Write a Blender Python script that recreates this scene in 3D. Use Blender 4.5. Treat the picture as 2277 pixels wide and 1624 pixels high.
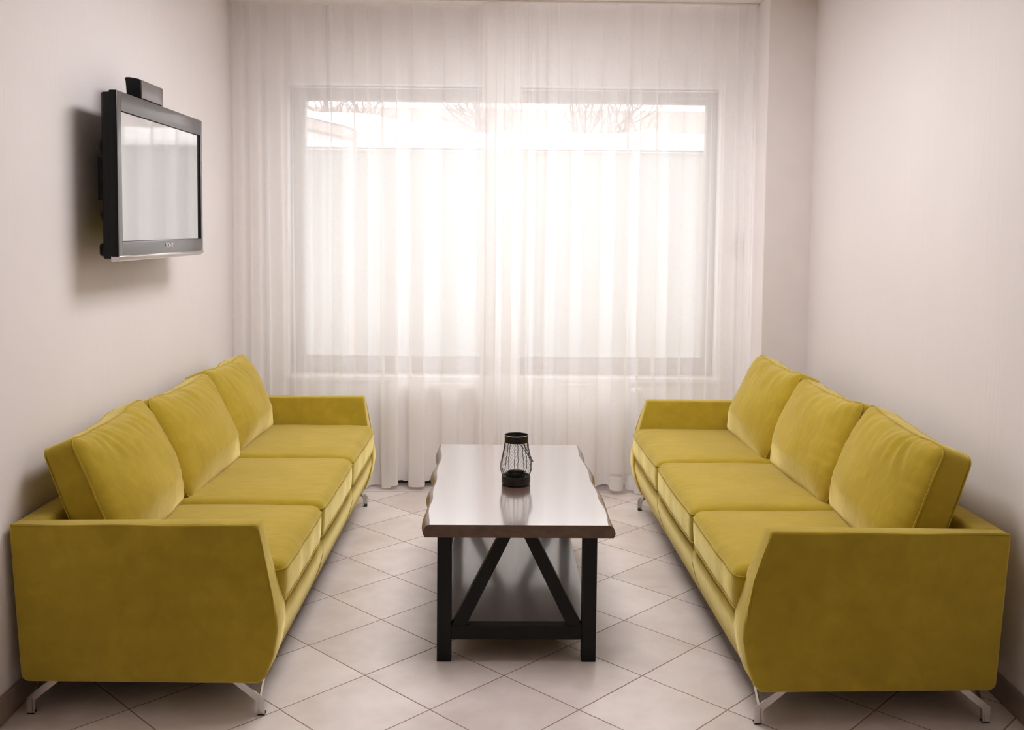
import bpy, bmesh, math, random
from mathutils import Vector, Matrix, noise

# ------------------------------------------------------------------ clean
for o in list(bpy.data.objects):
    bpy.data.objects.remove(o, do_unlink=True)
SC = bpy.context.scene
COL = SC.collection
random.seed(7)

# ------------------------------------------------------------------ camera
W_PX, H_PX = 2277, 1624
F_PX, CY_PX = 2165.6, 642.23
PITCH, YAW, ROLL = 0.0614, 0.0166, 0.0096
CAM = Vector((-0.0388, -2.9893, 1.5173))


def cam_axes():
    c, s = math.cos(YAW), math.sin(YAW)
    fwd = Vector((s * math.cos(PITCH), c * math.cos(PITCH), -math.sin(PITCH)))
    r = Vector((c, -s, 0))
    u = r.cross(fwd)
    cr, sr = math.cos(ROLL), math.sin(ROLL)
    return cr * r + sr * u, -sr * r + cr * u, fwd


cr_, cu_, cf_ = cam_axes()
cam_data = bpy.data.cameras.new('camera')
cam_data.sensor_fit = 'HORIZONTAL'
cam_data.sensor_width = 36.0
cam_data.lens = F_PX / W_PX * 36.0
cam_data.shift_x = 0.0
cam_data.shift_y = -(H_PX / 2 - CY_PX) / W_PX
cam_data.clip_start = 0.05
cam_data.clip_end = 200
cam = bpy.data.objects.new('camera', cam_data)
COL.objects.link(cam)
M = Matrix.Identity(4)
for i in range(3):
    M[i][0] = cr_[i]
    M[i][1] = cu_[i]
    M[i][2] = -cf_[i]
    M[i][3] = CAM[i]
cam.matrix_world = M
SC.camera = cam

# ------------------------------------------------------------------ world, light, exposure
world = bpy.data.worlds.new('overcast_sky')
SC.world = world
world.use_nodes = True
bg = world.node_tree.nodes['Background']
bg.inputs['Color'].default_value = (1.0, 0.975, 0.985, 1)
bg.inputs['Strength'].default_value = 2.25

portal = bpy.data.lights.new('window_portal', 'AREA')
portal.shape = 'RECTANGLE'
portal.size, portal.size_y = 2.5, 1.75
portal.cycles.is_portal = True
po = bpy.data.objects.new('window_portal', portal)
COL.objects.link(po)
po.location = (0.02, 3.0, 1.49)
po.rotation_euler = (math.radians(-90), 0, 0)

SC.view_settings.view_transform = 'Standard'
SC.view_settings.look = 'None'
SC.view_settings.gamma = 1.0
SC.view_settings.use_curve_mapping = False
SC.view_settings.exposure = 0.9
SC.render.film_transparent = False
SC.cycles.use_denoising = True
SC.cycles.max_bounces = 12
SC.cycles.diffuse_bounces = 8
SC.cycles.glossy_bounces = 6
SC.cycles.transmission_bounces = 10
SC.cycles.transparent_max_bounces = 24
SC.cycles.sample_clamp_indirect = 8.0
SC.cycles.caustics_reflective = False
SC.cycles.caustics_refractive = False


FILL_LIGHT = 6.0                     # radiance of the added fill panel


# ------------------------------------------------------------------ materials
def mat(name):
    m = bpy.data.materials.new(name)
    m.use_nodes = True
    nt = m.node_tree
    return m, nt, nt.nodes['Principled BSDF']


def N(nt, t, **kw):
    n = nt.nodes.new(t)
    for k, v in kw.items():
        setattr(n, k, v)
    return n


def setin(n, **kw):
    for k, v in kw.items():
        n.inputs[k.replace('_', ' ')].default_value = v


def math_node(nt, op, a=None, b=None, c=None):
    n = N(nt, 'ShaderNodeMath', operation=op)
    for i, v in enumerate((a, b, c)):
        if v is None:
            continue
        if isinstance(v, (int, float)):
            n.inputs[i].default_value = v
        else:
            nt.links.new(v, n.inputs[i])
    return n.outputs[0]


def ramp(nt, fac, stops):
    r = N(nt, 'ShaderNodeValToRGB')
    els = r.color_ramp.elements
    while len(els) < len(stops):
        els.new(0.5)
    for e, (p, c) in zip(els, stops):
        e.position = p
        e.color = (*c, 1) if len(c) == 3 else c
    nt.links.new(fac, r.inputs[0])
    return r.outputs[0]


def noise_tex(nt, vec, scale, detail=3.0, rough=0.5, dist=0.0):
    n = N(nt, 'ShaderNodeTexNoise')
    setin(n, Scale=scale, Detail=detail, Roughness=rough, Distortion=dist)
    if vec is not None:
        nt.links.new(vec, n.inputs['Vector'])
    return n.outputs['Fac']


def mapped(nt, scale=(1, 1, 1), rot=(0, 0, 0), loc=(0, 0, 0)):
    tc = N(nt, 'ShaderNodeTexCoord')
    mp = N(nt, 'ShaderNodeMapping')
    mp.inputs['Scale'].default_value = scale
    mp.inputs['Rotation'].default_value = rot
    mp.inputs['Location'].default_value = loc
    nt.links.new(tc.outputs['Object'], mp.inputs['Vector'])
    return mp.outputs['Vector']


def bump(nt, bsdf, height, strength, dist=0.01, prev=None):
    b = N(nt, 'ShaderNodeBump')
    b.inputs['Strength'].default_value = strength
    b.inputs['Distance'].default_value = dist
    nt.links.new(height, b.inputs['Height'])
    if prev is not None:
        nt.links.new(prev, b.inputs['Normal'])
    nt.links.new(b.outputs['Normal'], bsdf.inputs['Normal'])
    return b.outputs['Normal']


def simple(name, col, rough=0.5, metal=0.0, var=0.06, vscale=12.0, spec=0.5, bumpy=0.0):
    m, nt, b = mat(name)
    v = mapped(nt)
    f = noise_tex(nt, v, vscale, 4)
    lo = tuple(max(0, c * (1 - var)) for c in col)
    hi = tuple(min(1, c * (1 + var)) for c in col)
    nt.links.new(ramp(nt, f, [(0.3, lo), (0.7, hi)]), b.inputs['Base Color'])
    setin(b, Roughness=rough, Metallic=metal)
    b.inputs['Specular IOR Level'].default_value = spec
    if bumpy:
        bump(nt, b, noise_tex(nt, v, vscale * 8, 3), bumpy, 0.002)
    return m


WALL_COL = (0.81, 0.775, 0.775)


def wallpaper():
    m, nt, b = mat('crinkled_wallpaper')
    v = mapped(nt)
    f = noise_tex(nt, v, 1.3, 3)
    nt.links.new(ramp(nt, f, [(0.3, tuple(c * 0.98 for c in WALL_COL)), (0.7, tuple(min(1, c * 1.015) for c in WALL_COL))]),
                 b.inputs['Base Color'])
    setin(b, Roughness=0.75)
    b.inputs['Specular IOR Level'].default_value = 0.3
    # long near-vertical creases: ridged stretched noise
    v2 = mapped(nt, (5.5, 5.5, 0.65))
    n1 = noise_tex(nt, v2, 1.6, 2.0, 0.5, 0.6)
    rid = math_node(nt, 'ABSOLUTE', math_node(nt, 'SUBTRACT', n1, 0.5))
    cr = math_node(nt, 'SMOOTH_MIN', math_node(nt, 'MULTIPLY', rid, 14.0), 0.5, 0.3)
    msk = noise_tex(nt, mapped(nt, (1.6, 1.6, 0.8), loc=(4, 2, 1)), 1.5, 2)
    mk = math_node(nt, 'MULTIPLY', math_node(nt, 'SUBTRACT', 0.5, cr),
                   math_node(nt, 'MAXIMUM', math_node(nt, 'MULTIPLY', math_node(nt, 'SUBTRACT', msk, 0.36), 3.0), 0.0))
    nn = bump(nt, b, mk, 0.26, 0.006)
    fine = noise_tex(nt, mapped(nt, (120, 120, 45)), 1.0, 2)
    bump(nt, b, fine, 0.025, 0.002, nn)
    return m


def floor_mat():
    m, nt, b = mat('diagonal_floor_tiles')
    S = 0.2357
    tc = N(nt, 'ShaderNodeTexCoord')
    sep = N(nt, 'ShaderNodeSeparateXYZ')
    nt.links.new(tc.outputs['Object'], sep.inputs[0])
    X, Y = sep.outputs[0], sep.outputs[1]
    wob = math_node(nt, 'MULTIPLY', math_node(nt, 'SUBTRACT', noise_tex(nt, tc.outputs['Object'], 26, 3), 0.5), 0.012)
    p = math_node(nt, 'ADD', math_node(nt, 'MULTIPLY', math_node(nt, 'SUBTRACT', math_node(nt, 'ADD', X, Y), S), 0.5 / S), wob)
    q = math_node(nt, 'ADD', math_node(nt, 'MULTIPLY', math_node(nt, 'SUBTRACT', math_node(nt, 'SUBTRACT', X, Y), S), 0.5 / S), wob)

    def edge(a):
        f = math_node(nt, 'FRACT', math_node(nt, 'ADD', a, 0.5))
        return math_node(nt, 'ABSOLUTE', math_node(nt, 'SUBTRACT', f, 0.5))   # 0 on a joint
    dmin = math_node(nt, 'MINIMUM', edge(p), edge(q))
    # the straight joint of the border course in front of the window
    dy = math_node(nt, 'MULTIPLY', math_node(nt, 'ABSOLUTE', math_node(nt, 'SUBTRACT', Y, 2.545)), 3.0)
    past = math_node(nt, 'GREATER_THAN', Y, 2.545)
    dmin = math_node(nt, 'ADD', math_node(nt, 'MULTIPLY', dmin, math_node(nt, 'SUBTRACT', 1.0, past)), math_node(nt, 'MULTIPLY', past, 0.5))
    dmin = math_node(nt, 'MINIMUM', dmin, dy)
    grout = N(nt, 'ShaderNodeMapRange')
    setin(grout, From_Min=0.0035, From_Max=0.0085, To_Min=1.0, To_Max=0.0)
    nt.links.new(dmin, grout.inputs['Value'])
    comb = N(nt, 'ShaderNodeCombineXYZ')
    nt.links.new(math_node(nt, 'FLOOR', p), comb.inputs[0])
    nt.links.new(math_node(nt, 'FLOOR', q), comb.inputs[1])
    wn = N(nt, 'ShaderNodeTexWhiteNoise', noise_dimensions='3D')
    nt.links.new(comb.outputs[0], wn.inputs['Vector'])
    cloud = noise_tex(nt, tc.outputs['Object'], 5.5, 5, 0.6, 0.3)
    mixv = math_node(nt, 'ADD', math_node(nt, 'MULTIPLY', cloud, 0.75), math_node(nt, 'MULTIPLY', wn.outputs['Value'], 0.25))
    tile = ramp(nt, mixv, [(0.33, (0.655, 0.58, 0.545)), (0.5, (0.745, 0.675, 0.645)), (0.67, (0.81, 0.75, 0.72))])
    # chipped pits close to the joints
    pit = noise_tex(nt, tc.outputs['Object'], 130, 4, 0.7)
    near = N(nt, 'ShaderNodeMapRange')
    setin(near, From_Min=0.0, From_Max=0.045, To_Min=1.0, To_Max=0.0)
    nt.links.new(dmin, near.inputs['Value'])
    pm = math_node(nt, 'MULTIPLY', math_node(nt, 'GREATER_THAN', pit, 0.60), near.outputs[0])
    mx = N(nt, 'ShaderNodeMix', data_type='RGBA')
    mx.inputs['B'].default_value = (0.26, 0.15, 0.115, 1)
    nt.links.new(grout.outputs[0], mx.inputs['Factor'])
    chip = N(nt, 'ShaderNodeMix', data_type='RGBA')
    chip.inputs['B'].default_value = (0.86, 0.82, 0.79, 1)
    nt.links.new(math_node(nt, 'MULTIPLY', pm, 0.55), chip.inputs['Factor'])
    nt.links.new(tile, chip.inputs['A'])
    nt.links.new(chip.outputs['Result'], mx.inputs['A'])
    nt.links.new(mx.outputs['Result'], b.inputs['Base Color'])
    rr = N(nt, 'ShaderNodeMapRange')
    setin(rr, From_Min=0.3, From_Max=0.7, To_Min=0.31, To_Max=0.40)
    nt.links.new(noise_tex(nt, tc.outputs['Object'], 9, 4), rr.inputs['Value'])
    nt.links.new(math_node(nt, 'ADD', rr.outputs[0], math_node(nt, 'MULTIPLY', grout.outputs[0], 0.4)), b.inputs['Roughness'])
    b.inputs['IOR'].default_value = 1.65
    hgt = math_node(nt, 'SUBTRACT', 1.0, math_node(nt, 'ADD', grout.outputs[0], math_node(nt, 'MULTIPLY', pm, 0.25)))
    nn = bump(nt, b, hgt, 0.35, 0.003)
    bump(nt, b, noise_tex(nt, tc.outputs['Object'], 9, 3, 0.5), 0.05, 0.01, nn)
    return m


def velvet():
    m, nt, b = mat('mustard_velvet')
    v = mapped(nt)
    big = noise_tex(nt, v, 5.0, 4, 0.55, 0.8)
    brush = noise_tex(nt, mapped(nt, (6, 14, 6)), 2.4, 5, 0.6, 0.5)
    f = math_node(nt, 'ADD', math_node(nt, 'MULTIPLY', big, 0.55), math_node(nt, 'MULTIPLY', brush, 0.45))
    nt.links.new(ramp(nt, f, [(0.30, (0.355, 0.250, 0.018)), (0.5, (0.41, 0.293, 0.022)), (0.70, (0.48, 0.352, 0.031))]),
                 b.inputs['Base Color'])
    setin(b, Roughness=0.9)
    b.inputs['Specular IOR Level'].default_value = 0.15
    b.inputs['Sheen Weight'].default_value = 1.0
    b.inputs['Sheen Roughness'].default_value = 0.45
    b.inputs['Sheen Tint'].default_value = (1.0, 0.87, 0.40, 1)
    fine = noise_tex(nt, v, 420, 2)
    nn = bump(nt, b, fine, 0.08, 0.0015)
    bump(nt, b, noise_tex(nt, mapped(nt, (5, 9, 5)), 3.0, 3, 0.5, 0.6), 0.10, 0.02, nn)
    return m


def sheer():
    m = bpy.data.materials.new('sheer_white_voile')
    m.use_nodes = True
    nt = m.node_tree
    nt.nodes.clear()
    out = N(nt, 'ShaderNodeOutputMaterial')
    tr = N(nt, 'ShaderNodeBsdfTransparent')
    tr.inputs['Color'].default_value = (1, 0.985, 0.975, 1)
    di = N(nt, 'ShaderNodeBsdfDiffuse')
    di.inputs['Color'].default_value = (0.975, 0.968, 0.966, 1)
    tl = N(nt, 'ShaderNodeBsdfTranslucent')
    tl.inputs['Color'].default_value = (0.975, 0.968, 0.966, 1)
    m1 = N(nt, 'ShaderNodeMixShader')
    m1.inputs[0].default_value = 0.36
    nt.links.new(di.outputs[0], m1.inputs[1])
    nt.links.new(tl.outputs[0], m1.inputs[2])
    m2 = N(nt, 'ShaderNodeMixShader')
    weave = noise_tex(nt, mapped(nt, (60, 60, 900)), 1.0, 2)
    mr = N(nt, 'ShaderNodeMapRange')
    setin(mr, From_Min=0.3, From_Max=0.7, To_Min=0.66, To_Max=0.72)
    nt.links.new(weave, mr.inputs['Value'])
    nt.links.new(mr.outputs[0], m2.inputs[0])
    nt.links.new(tr.outputs[0], m2.inputs[1])
    nt.links.new(m1.outputs[0], m2.inputs[2])
    nt.links.new(m2.outputs[0], out.inputs['Surface'])
    return m


def pane_glass():
    m = bpy.data.materials.new('window_glass')
    m.use_nodes = True
    nt = m.node_tree
    nt.nodes.clear()
    out = N(nt, 'ShaderNodeOutputMaterial')
    tr = N(nt, 'ShaderNodeBsdfTransparent')
    tr.inputs['Color'].default_value = (0.96, 0.97, 0.965, 1)
    gl = N(nt, 'ShaderNodeBsdfGlossy')
    gl.inputs['Roughness'].default_value = 0.02
    mx = N(nt, 'ShaderNodeMixShader')
    mx.inputs[0].default_value = 0.06
    nt.links.new(tr.outputs[0], mx.inputs[1])
    nt.links.new(gl.outputs[0], mx.inputs[2])
    nt.links.new(mx.outputs[0], out.inputs['Surface'])
    return m


def wood(name, dark, light, rough, coat, stretch=(30, 2.5, 30), spec=0.5, ior=1.5, bmp=0.04):
    m, nt, b = mat(name)
    v = mapped(nt, stretch)
    f = noise_tex(nt, v, 1.0, 5, 0.6, 0.5)
    nt.links.new(ramp(nt, f, [(0.3, dark), (0.7, light)]), b.inputs['Base Color'])
    setin(b, Roughness=rough)
    b.inputs['Specular IOR Level'].default_value = spec
    b.inputs['IOR'].default_value = ior
    b.inputs['Coat Weight'].default_value = coat
    b.inputs['Coat IOR'].default_value = 1.5 + 0.6 * (ior - 1.5)
    b.inputs['Coat Roughness'].default_value = 0.12
    if bmp:
        bump(nt, b, f, bmp, 0.002)
    return m



def glossy(name, col, rough, ior):
    m, nt, b = mat(name)
    f = noise_tex(nt, mapped(nt), 14, 3)
    nt.links.new(ramp(nt, f, [(0.3, tuple(c * 0.92 for c in col)), (0.7, tuple(c * 1.08 for c in col))]), b.inputs['Base Color'])
    setin(b, Roughness=rough, IOR=ior)
    return m


MAT = {
    'wall': wallpaper(),
    'plain': simple('matt_painted_plaster', (0.83, 0.79, 0.785), 0.8, 0, 0.02, 6, 0.3, 0.03),
    'ceiling': simple('ceiling_paint', (0.86, 0.83, 0.815), 0.85, 0, 0.02, 4, 0.2),
    'rear': simple('brown_rear_wall', (0.38, 0.31, 0.27), 0.8, 0, 0.04, 4, 0.3),
    'floor': floor_mat(),
    'skirt': simple('brown_skirting_tile', (0.27, 0.215, 0.18), 0.45, 0, 0.12, 9),
    'shadeskirt': simple('shadow_black_skirting', (0.045, 0.038, 0.034), 0.5, 0, 0.12, 9),  # near-black colour stands in for the shadow below the radiator
    'velvet': velvet(),
    'sheer': sheer(),
    'chrome': simple('brushed_chrome', (0.66, 0.64, 0.62), 0.22, 1.0, 0.05, 30),
    'rubber': simple('black_rubber', (0.02, 0.02, 0.02), 0.7),
    'tabletop': wood('lacquered_dark_top', (0.13, 0.075, 0.060), (0.19, 0.115, 0.095), 0.19, 1.0, (22, 2.0, 22), 0.5, 4.0, 0.0),
    'liveedge': wood('brown_live_edge', (0.085, 0.046, 0.028), (0.15, 0.085, 0.05), 0.33, 0.25, (26, 4, 40)),
    'shelf': wood('dark_shelf_wood', (0.07, 0.052, 0.043), (0.12, 0.09, 0.075), 0.28, 0.7, (30, 2.5, 30), 0.5, 2.2),
    'blackwood': wood('black_stained_wood', (0.008, 0.0075, 0.0075), (0.015, 0.014, 0.013), 0.55, 0.0, (40, 40, 4), 0.2),
    'iron': simple('black_iron', (0.030, 0.026, 0.022), 0.45, 0.6, 0.35, 60, 0.5, 0.15),
    'wire': simple('dark_wire', (0.030, 0.025, 0.022), 0.45, 0.5, 0.2, 60),
    'rim': simple('worn_metal_rim', (0.34, 0.32, 0.30), 0.35, 0.9, 0.2, 60),
    'frame': simple('grey_window_frame', (0.43, 0.385, 0.38), 0.45, 0, 0.03, 10),
    'white': simple('white_lacquer', (0.86, 0.83, 0.81), 0.35, 0, 0.02, 10),
    'glass': pane_glass(),
    'tvblack': simple('black_plastic', (0.010, 0.010, 0.011), 0.5, 0, 0.1, 40, 0.2),
    'bezel': glossy('gloss_bezel', (0.022, 0.019, 0.018), 0.22, 2.5),
    'silver': simple('silver_lip', (0.62, 0.58, 0.57), 0.18, 0.8, 0.05, 20),
    'boxface': glossy('grey_plastic_face', (0.09, 0.075, 0.07), 0.25, 2.6),
    'logo': simple('logo_silver', (0.9, 0.88, 0.86), 0.3, 0.2, 0.02, 20),
    'render': simple('cream_rendered_wall', (0.31, 0.303, 0.295), 0.9, 0, 0.03, 3, 0.2),
    'snow': simple('snow', (0.93, 0.93, 0.94), 0.8, 0, 0.02, 5, 0.2, 0.1),
    'roof': simple('weathered_roof', (0.40, 0.33, 0.31), 0.8, 0, 0.08, 8),
    'bark': simple('grey_bark', (0.28, 0.22, 0.20), 0.9, 0, 0.2, 14),
    'post': simple('grey_timber', (0.42, 0.36, 0.34), 0.8, 0, 0.1, 12),
}


def screen_mat():
    m, nt, b = mat('glossy_dark_screen')
    v = mapped(nt)
    nt.links.new(ramp(nt, noise_tex(nt, v, 3, 2), [(0.3, (0.05, 0.045, 0.045)), (0.7, (0.06, 0.054, 0.053))]), b.inputs['Base Color'])
    setin(b, Roughness=0.06)
    b.inputs['IOR'].default_value = 5.5
    b.inputs['Coat Weight'].default_value = 1.0
    b.inputs['Coat IOR'].default_value = 1.8
    b.inputs['Coat Roughness'].default_value = 0.03
    return m


MAT['screen'] = screen_mat()


def fill_mat():
    m, nt, b = mat('fill_diffuser')
    setin(b, Roughness=0.6)
    b.inputs['Base Color'].default_value = (0.9, 0.88, 0.86, 1)
    b.inputs['Emission Color'].default_value = (1.0, 0.965, 0.975, 1)
    b.inputs['Emission Strength'].default_value = FILL_LIGHT
    return m


MAT['fill_glow'] = fill_mat()


# ------------------------------------------------------------------ mesh helpers
def tag(o, label=None, cat=None, group=None, kind=None):
    if label:
        o['label'] = label
    if cat:
        o['category'] = cat
    if group:
        o['group'] = group
    if kind:
        o['kind'] = kind
    return o


def link_bm(name, bm, mats, parent=None, smooth=True, angle=35):
    bmesh.ops.recalc_face_normals(bm, faces=bm.faces)
    me = bpy.data.meshes.new(name)
    bm.to_mesh(me)
    bm.free()
    for m in (mats if isinstance(mats, (list, tuple)) else [mats]):
        me.materials.append(m)
    if smooth:
        me.polygons.foreach_set('use_smooth', [True] * len(me.polygons))
        if angle is not None:
            try:
                me.set_sharp_from_angle(angle=math.radians(angle))
            except Exception:
                pass
    o = bpy.data.objects.new(name, me)
    COL.objects.link(o)
    if parent is not None:
        o.parent = parent
    return o


def empty(name, loc=(0, 0, 0), rz=0.0):
    e = bpy.data.objects.new(name, None)
    e.empty_display_size = 0.1
    COL.objects.link(e)
    e.location = loc
    e.rotation_euler = (0, 0, rz)
    return e


def add_box(bm, lo, hi, bev=0.0, seg=2, mi=0):
    r = bmesh.ops.create_cube(bm, size=1.0)
    vs = r['verts']
    for v in vs:
        v.co = Vector([(lo[i] + hi[i]) / 2 + v.co[i] * (hi[i] - lo[i]) for i in range(3)])
    fs = set(f for v in vs for f in v.link_faces)
    for f in fs:
        f.material_index = mi
    if bev > 0:
        es = set(e for v in vs for e in v.link_edges)
        bmesh.ops.bevel(bm, geom=list(es), offset=bev, segments=seg, affect='EDGES', profile=0.5, clamp_overlap=True)
    return vs


def add_prism(bm, a, b, mi=0, bev=0.0, seg=2):
    """two matching rings of points a, b -> closed solid"""
    va = [bm.verts.new(p) for p in a]
    vb = [bm.verts.new(p) for p in b]
    n = len(a)
    fs = [bm.faces.new(va), bm.faces.new(vb[::-1])]
    for i in range(n):
        fs.append(bm.faces.new((va[i], vb[i], vb[(i + 1) % n], va[(i + 1) % n])))
    for f in fs:
        f.material_index = mi
    if bev > 0:
        es = set(e for f in fs for e in f.edges)
        bmesh.ops.bevel(bm, geom=list(es), offset=bev, segments=seg, affect='EDGES', profile=0.5, clamp_overlap=True)


def add_tube(bm, pts, r, sides=6, closed=False, mi=0):
    pts = [Vector(p) for p in pts]
    n = len(pts)
    rings = []
    up = None
    for i, p in enumerate(pts):
        if closed:
            t = pts[(i + 1) % n] - pts[i - 1]
        else:
            t = pts[min(i + 1, n - 1)] - pts[max(i - 1, 0)]
        if t.length < 1e-9:
            t = Vector((0, 0, 1))
        t.normalize()
        if up is None:
            up = Vector((0, 0, 1)) if abs(t.z) < 0.9 else Vector((1, 0, 0))
        s = t.cross(up)
        if s.length < 1e-6:
            s = t.orthogonal()
        s.normalize()
        u = s.cross(t).normalized()
        up = u
        rr = r[i] if isinstance(r, (list, tuple)) else r
        rings.append([bm.verts.new(p + rr * (math.cos(2 * math.pi * k / sides) * s + math.sin(2 * math.pi * k / sides) * u)) for k in range(sides)])
    for i in range(n if closed else n - 1):
        A, B = rings[i], rings[(i + 1) % n]
        for k in range(sides):
            f = bm.faces.new((A[k], A[(k + 1) % sides], B[(k + 1) % sides], B[k]))
            f.material_index = mi
    if not closed:
        bm.faces.new(rings[0][::-1]).material_index = mi
        bm.faces.new(rings[-1]).material_index = mi


def add_lathe(bm, prof, c=(0, 0, 0), n=48, mi=0):
    """prof: closed list of (r, z)"""
    rings = []
    for r, z in prof:
        rings.append([bm.verts.new((c[0] + r * math.cos(2 * math.pi * k / n), c[1] + r * math.sin(2 * math.pi * k / n), c[2] + z)) for k in range(n)])
    for i in range(len(prof)):
        A, B = rings[i], rings[(i + 1) % len(prof)]
        for k in range(n):
            f = bm.faces.new((A[k], A[(k + 1) % n], B[(k + 1) % n], B[k]))
            f.material_index = mi


def grid_box(n):
    """unit cube surface [-1,1]^3 with n=(nx,ny,nz) cells as merged bmesh"""
    bm = bmesh.new()
    cache = {}

    def V(i, j, k):
        key = (i, j, k)
        if key not in cache:
            cache[key] = bm.verts.new((2 * i / n[0] - 1, 2 * j / n[1] - 1, 2 * k / n[2] - 1))
        return cache[key]
    for ax in range(3):
        b, c = [(1, 2), (0, 2), (0, 1)][ax]
        for side in (0, n[ax]):
            for i in range(n[b]):
                for j in range(n[c]):
                    q = []
                    for di, dj in ((0, 0), (1, 0), (1, 1), (0, 1)):
                        idx = [0, 0, 0]
                        idx[ax] = side
                        idx[b] = i + di
                        idx[c] = j + dj
                        q.append(V(*idx))
                    bm.faces.new(q)
    return bm


def round_map(p, half, r):
    """map a point of the unit cube onto a rounded box with half sizes and radius r"""
    q = Vector([p[i] * half[i] for i in range(3)])
    inner = [max(half[i] - r, 1e-4) for i in range(3)]
    # spread grid lines so that corners get resolution
    cl = Vector([max(-inner[i], min(inner[i], q[i])) for i in range(3)])
    d = q - cl
    if d.length > 1e-9:
        d = d.normalized() * r
    return cl + d


def sgrid(bm, half, r):
    """re-space the uniform grid so two grid lines fall in each rounded rim"""
    for v in bm.verts:
        co = []
        for i in range(3):
            t = v.co[i]
            k = 1.0 - r / half[i]
            a = abs(t)
            co.append(math.copysign(a, t))
        v.co = Vector(co)


# ------------------------------------------------------------------ room shell
CEIL = 2.785
YB = -4.4                     # wall behind the camera
YW = 2.76                     # inside face of the window wall
YP = 2.30                     # face of the pier on the right


def wl(y):                    # left wall line
    return -1.535 - 0.0095 * y


def wr(y):                    # right wall line
    return 1.617 + 0.0250 * y


def structure(name, bm, m, smooth=False):
    o = link_bm(name, bm, m, smooth=smooth)
    return tag(o, kind='structure')


bm = bmesh.new()
add_box(bm, (-1.75, YB - 0.1, -0.12), (1.9, 3.1, 0.0))
structure('floor', bm, MAT['floor'])
bm = bmesh.new()
add_box(bm, (-1.75, YB - 0.1, CEIL), (1.9, 3.1, CEIL + 0.12))
structure('ceiling', bm, MAT['ceiling'])
bm = bmesh.new()
add_prism(bm, [(wl(YB), YB, 0), (wl(YW), YW, 0), (-1.75, YW, 0), (-1.75, YB, 0)],
          [(wl(YB), YB, CEIL), (wl(YW), YW, CEIL), (-1.75, YW, CEIL), (-1.75, YB, CEIL)])
structure('wall_left', bm, MAT['wall'])
bm = bmesh.new()
add_prism(bm, [(wr(YB), YB, 0), (wr(YP), YP, 0), (1.9, YP, 0), (1.9, YB, 0)],
          [(wr(YB), YB, CEIL), (wr(YP), YP, CEIL), (1.9, YP, CEIL), (1.9, YB, CEIL)])
structure('wall_right', bm, MAT['wall'])
bm = bmesh.new()
add_box(bm, (1.418, YP, 0), (1.9, YW, CEIL), 0.004, 1)
structure('wall_pier', bm, MAT['plain'])
bm = bmesh.new()
add_box(bm, (-1.75, YB - 0.1, 0), (1.9, YB, CEIL))
structure('wall_back', bm, MAT['rear'])
# window wall with its opening
OX0, OX1, OZ0, OZ1 = -1.262, 1.275, 0.628, 2.352
bm = bmesh.new()
YO = 3.06
add_box(bm, (-1.75, YW, 0), (OX0, YO, CEIL))
add_box(bm, (OX1, YW, 0), (1.9, YO, CEIL))
add_box(bm, (OX0, YW, 0), (OX1, YO, OZ0))
add_box(bm, (OX0, YW, OZ1), (OX1, YO, CEIL))
structure('wall_front', bm, MAT['plain'])

# glowing fill panel, added out of view at the ceiling to brighten the room
cl = empty('added_fill_panel', (0.05, 0.85, CEIL - 0.035))
tag(cl, 'unseen rectangular fill panel added above the coffee table', 'fill light')
bm = bmesh.new()
add_box(bm, (-0.46, -0.76, 0.0), (-0.44, 0.76, 0.035), 0.003, 1)
add_box(bm, (0.44, -0.76, 0.0), (0.46, 0.76, 0.035), 0.003, 1)
add_box(bm, (-0.44, -0.76, 0.0), (0.44, -0.74, 0.035), 0.003, 1)
add_box(bm, (-0.44, 0.74, 0.0), (0.44, 0.76, 0.035), 0.003, 1)
link_bm('frame', bm, MAT['white'], cl, smooth=False)
bm = bmesh.new()
add_box(bm, (-0.44, -0.74, 0.006), (0.44, 0.74, 0.012))
link_bm('diffuser', bm, MAT['fill_glow'], cl, smooth=False)

# skirting
bm = bmesh.new()
add_prism(bm, [(wl(YB), YB, 0), (wl(YB) + 0.013, YB, 0), (wl(2.5) + 0.013, 2.5, 0), (wl(2.5), 2.5, 0)],
          [(wl(YB), YB, 0.082), (wl(YB) + 0.013, YB, 0.082), (wl(2.5) + 0.013, 2.5, 0.082), (wl(2.5), 2.5, 0.082)], 0, 0.002, 1)
structure('baseboard_left', bm, MAT['skirt'])
bm = bmesh.new()
add_prism(bm, [(wr(YB), YB, 0), (wr(YB) - 0.013, YB, 0), (wr(YP) - 0.013, YP, 0), (wr(YP), YP, 0)],
          [(wr(YB), YB, 0.082), (wr(YB) - 0.013, YB, 0.082), (wr(YP) - 0.013, YP, 0.082), (wr(YP), YP, 0.082)], 0, 0.002, 1)
structure('baseboard_right', bm, MAT['skirt'])
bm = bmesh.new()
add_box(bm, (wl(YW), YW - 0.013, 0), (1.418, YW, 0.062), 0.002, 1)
structure('baseboard_front', bm, MAT['shadeskirt'])

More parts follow.
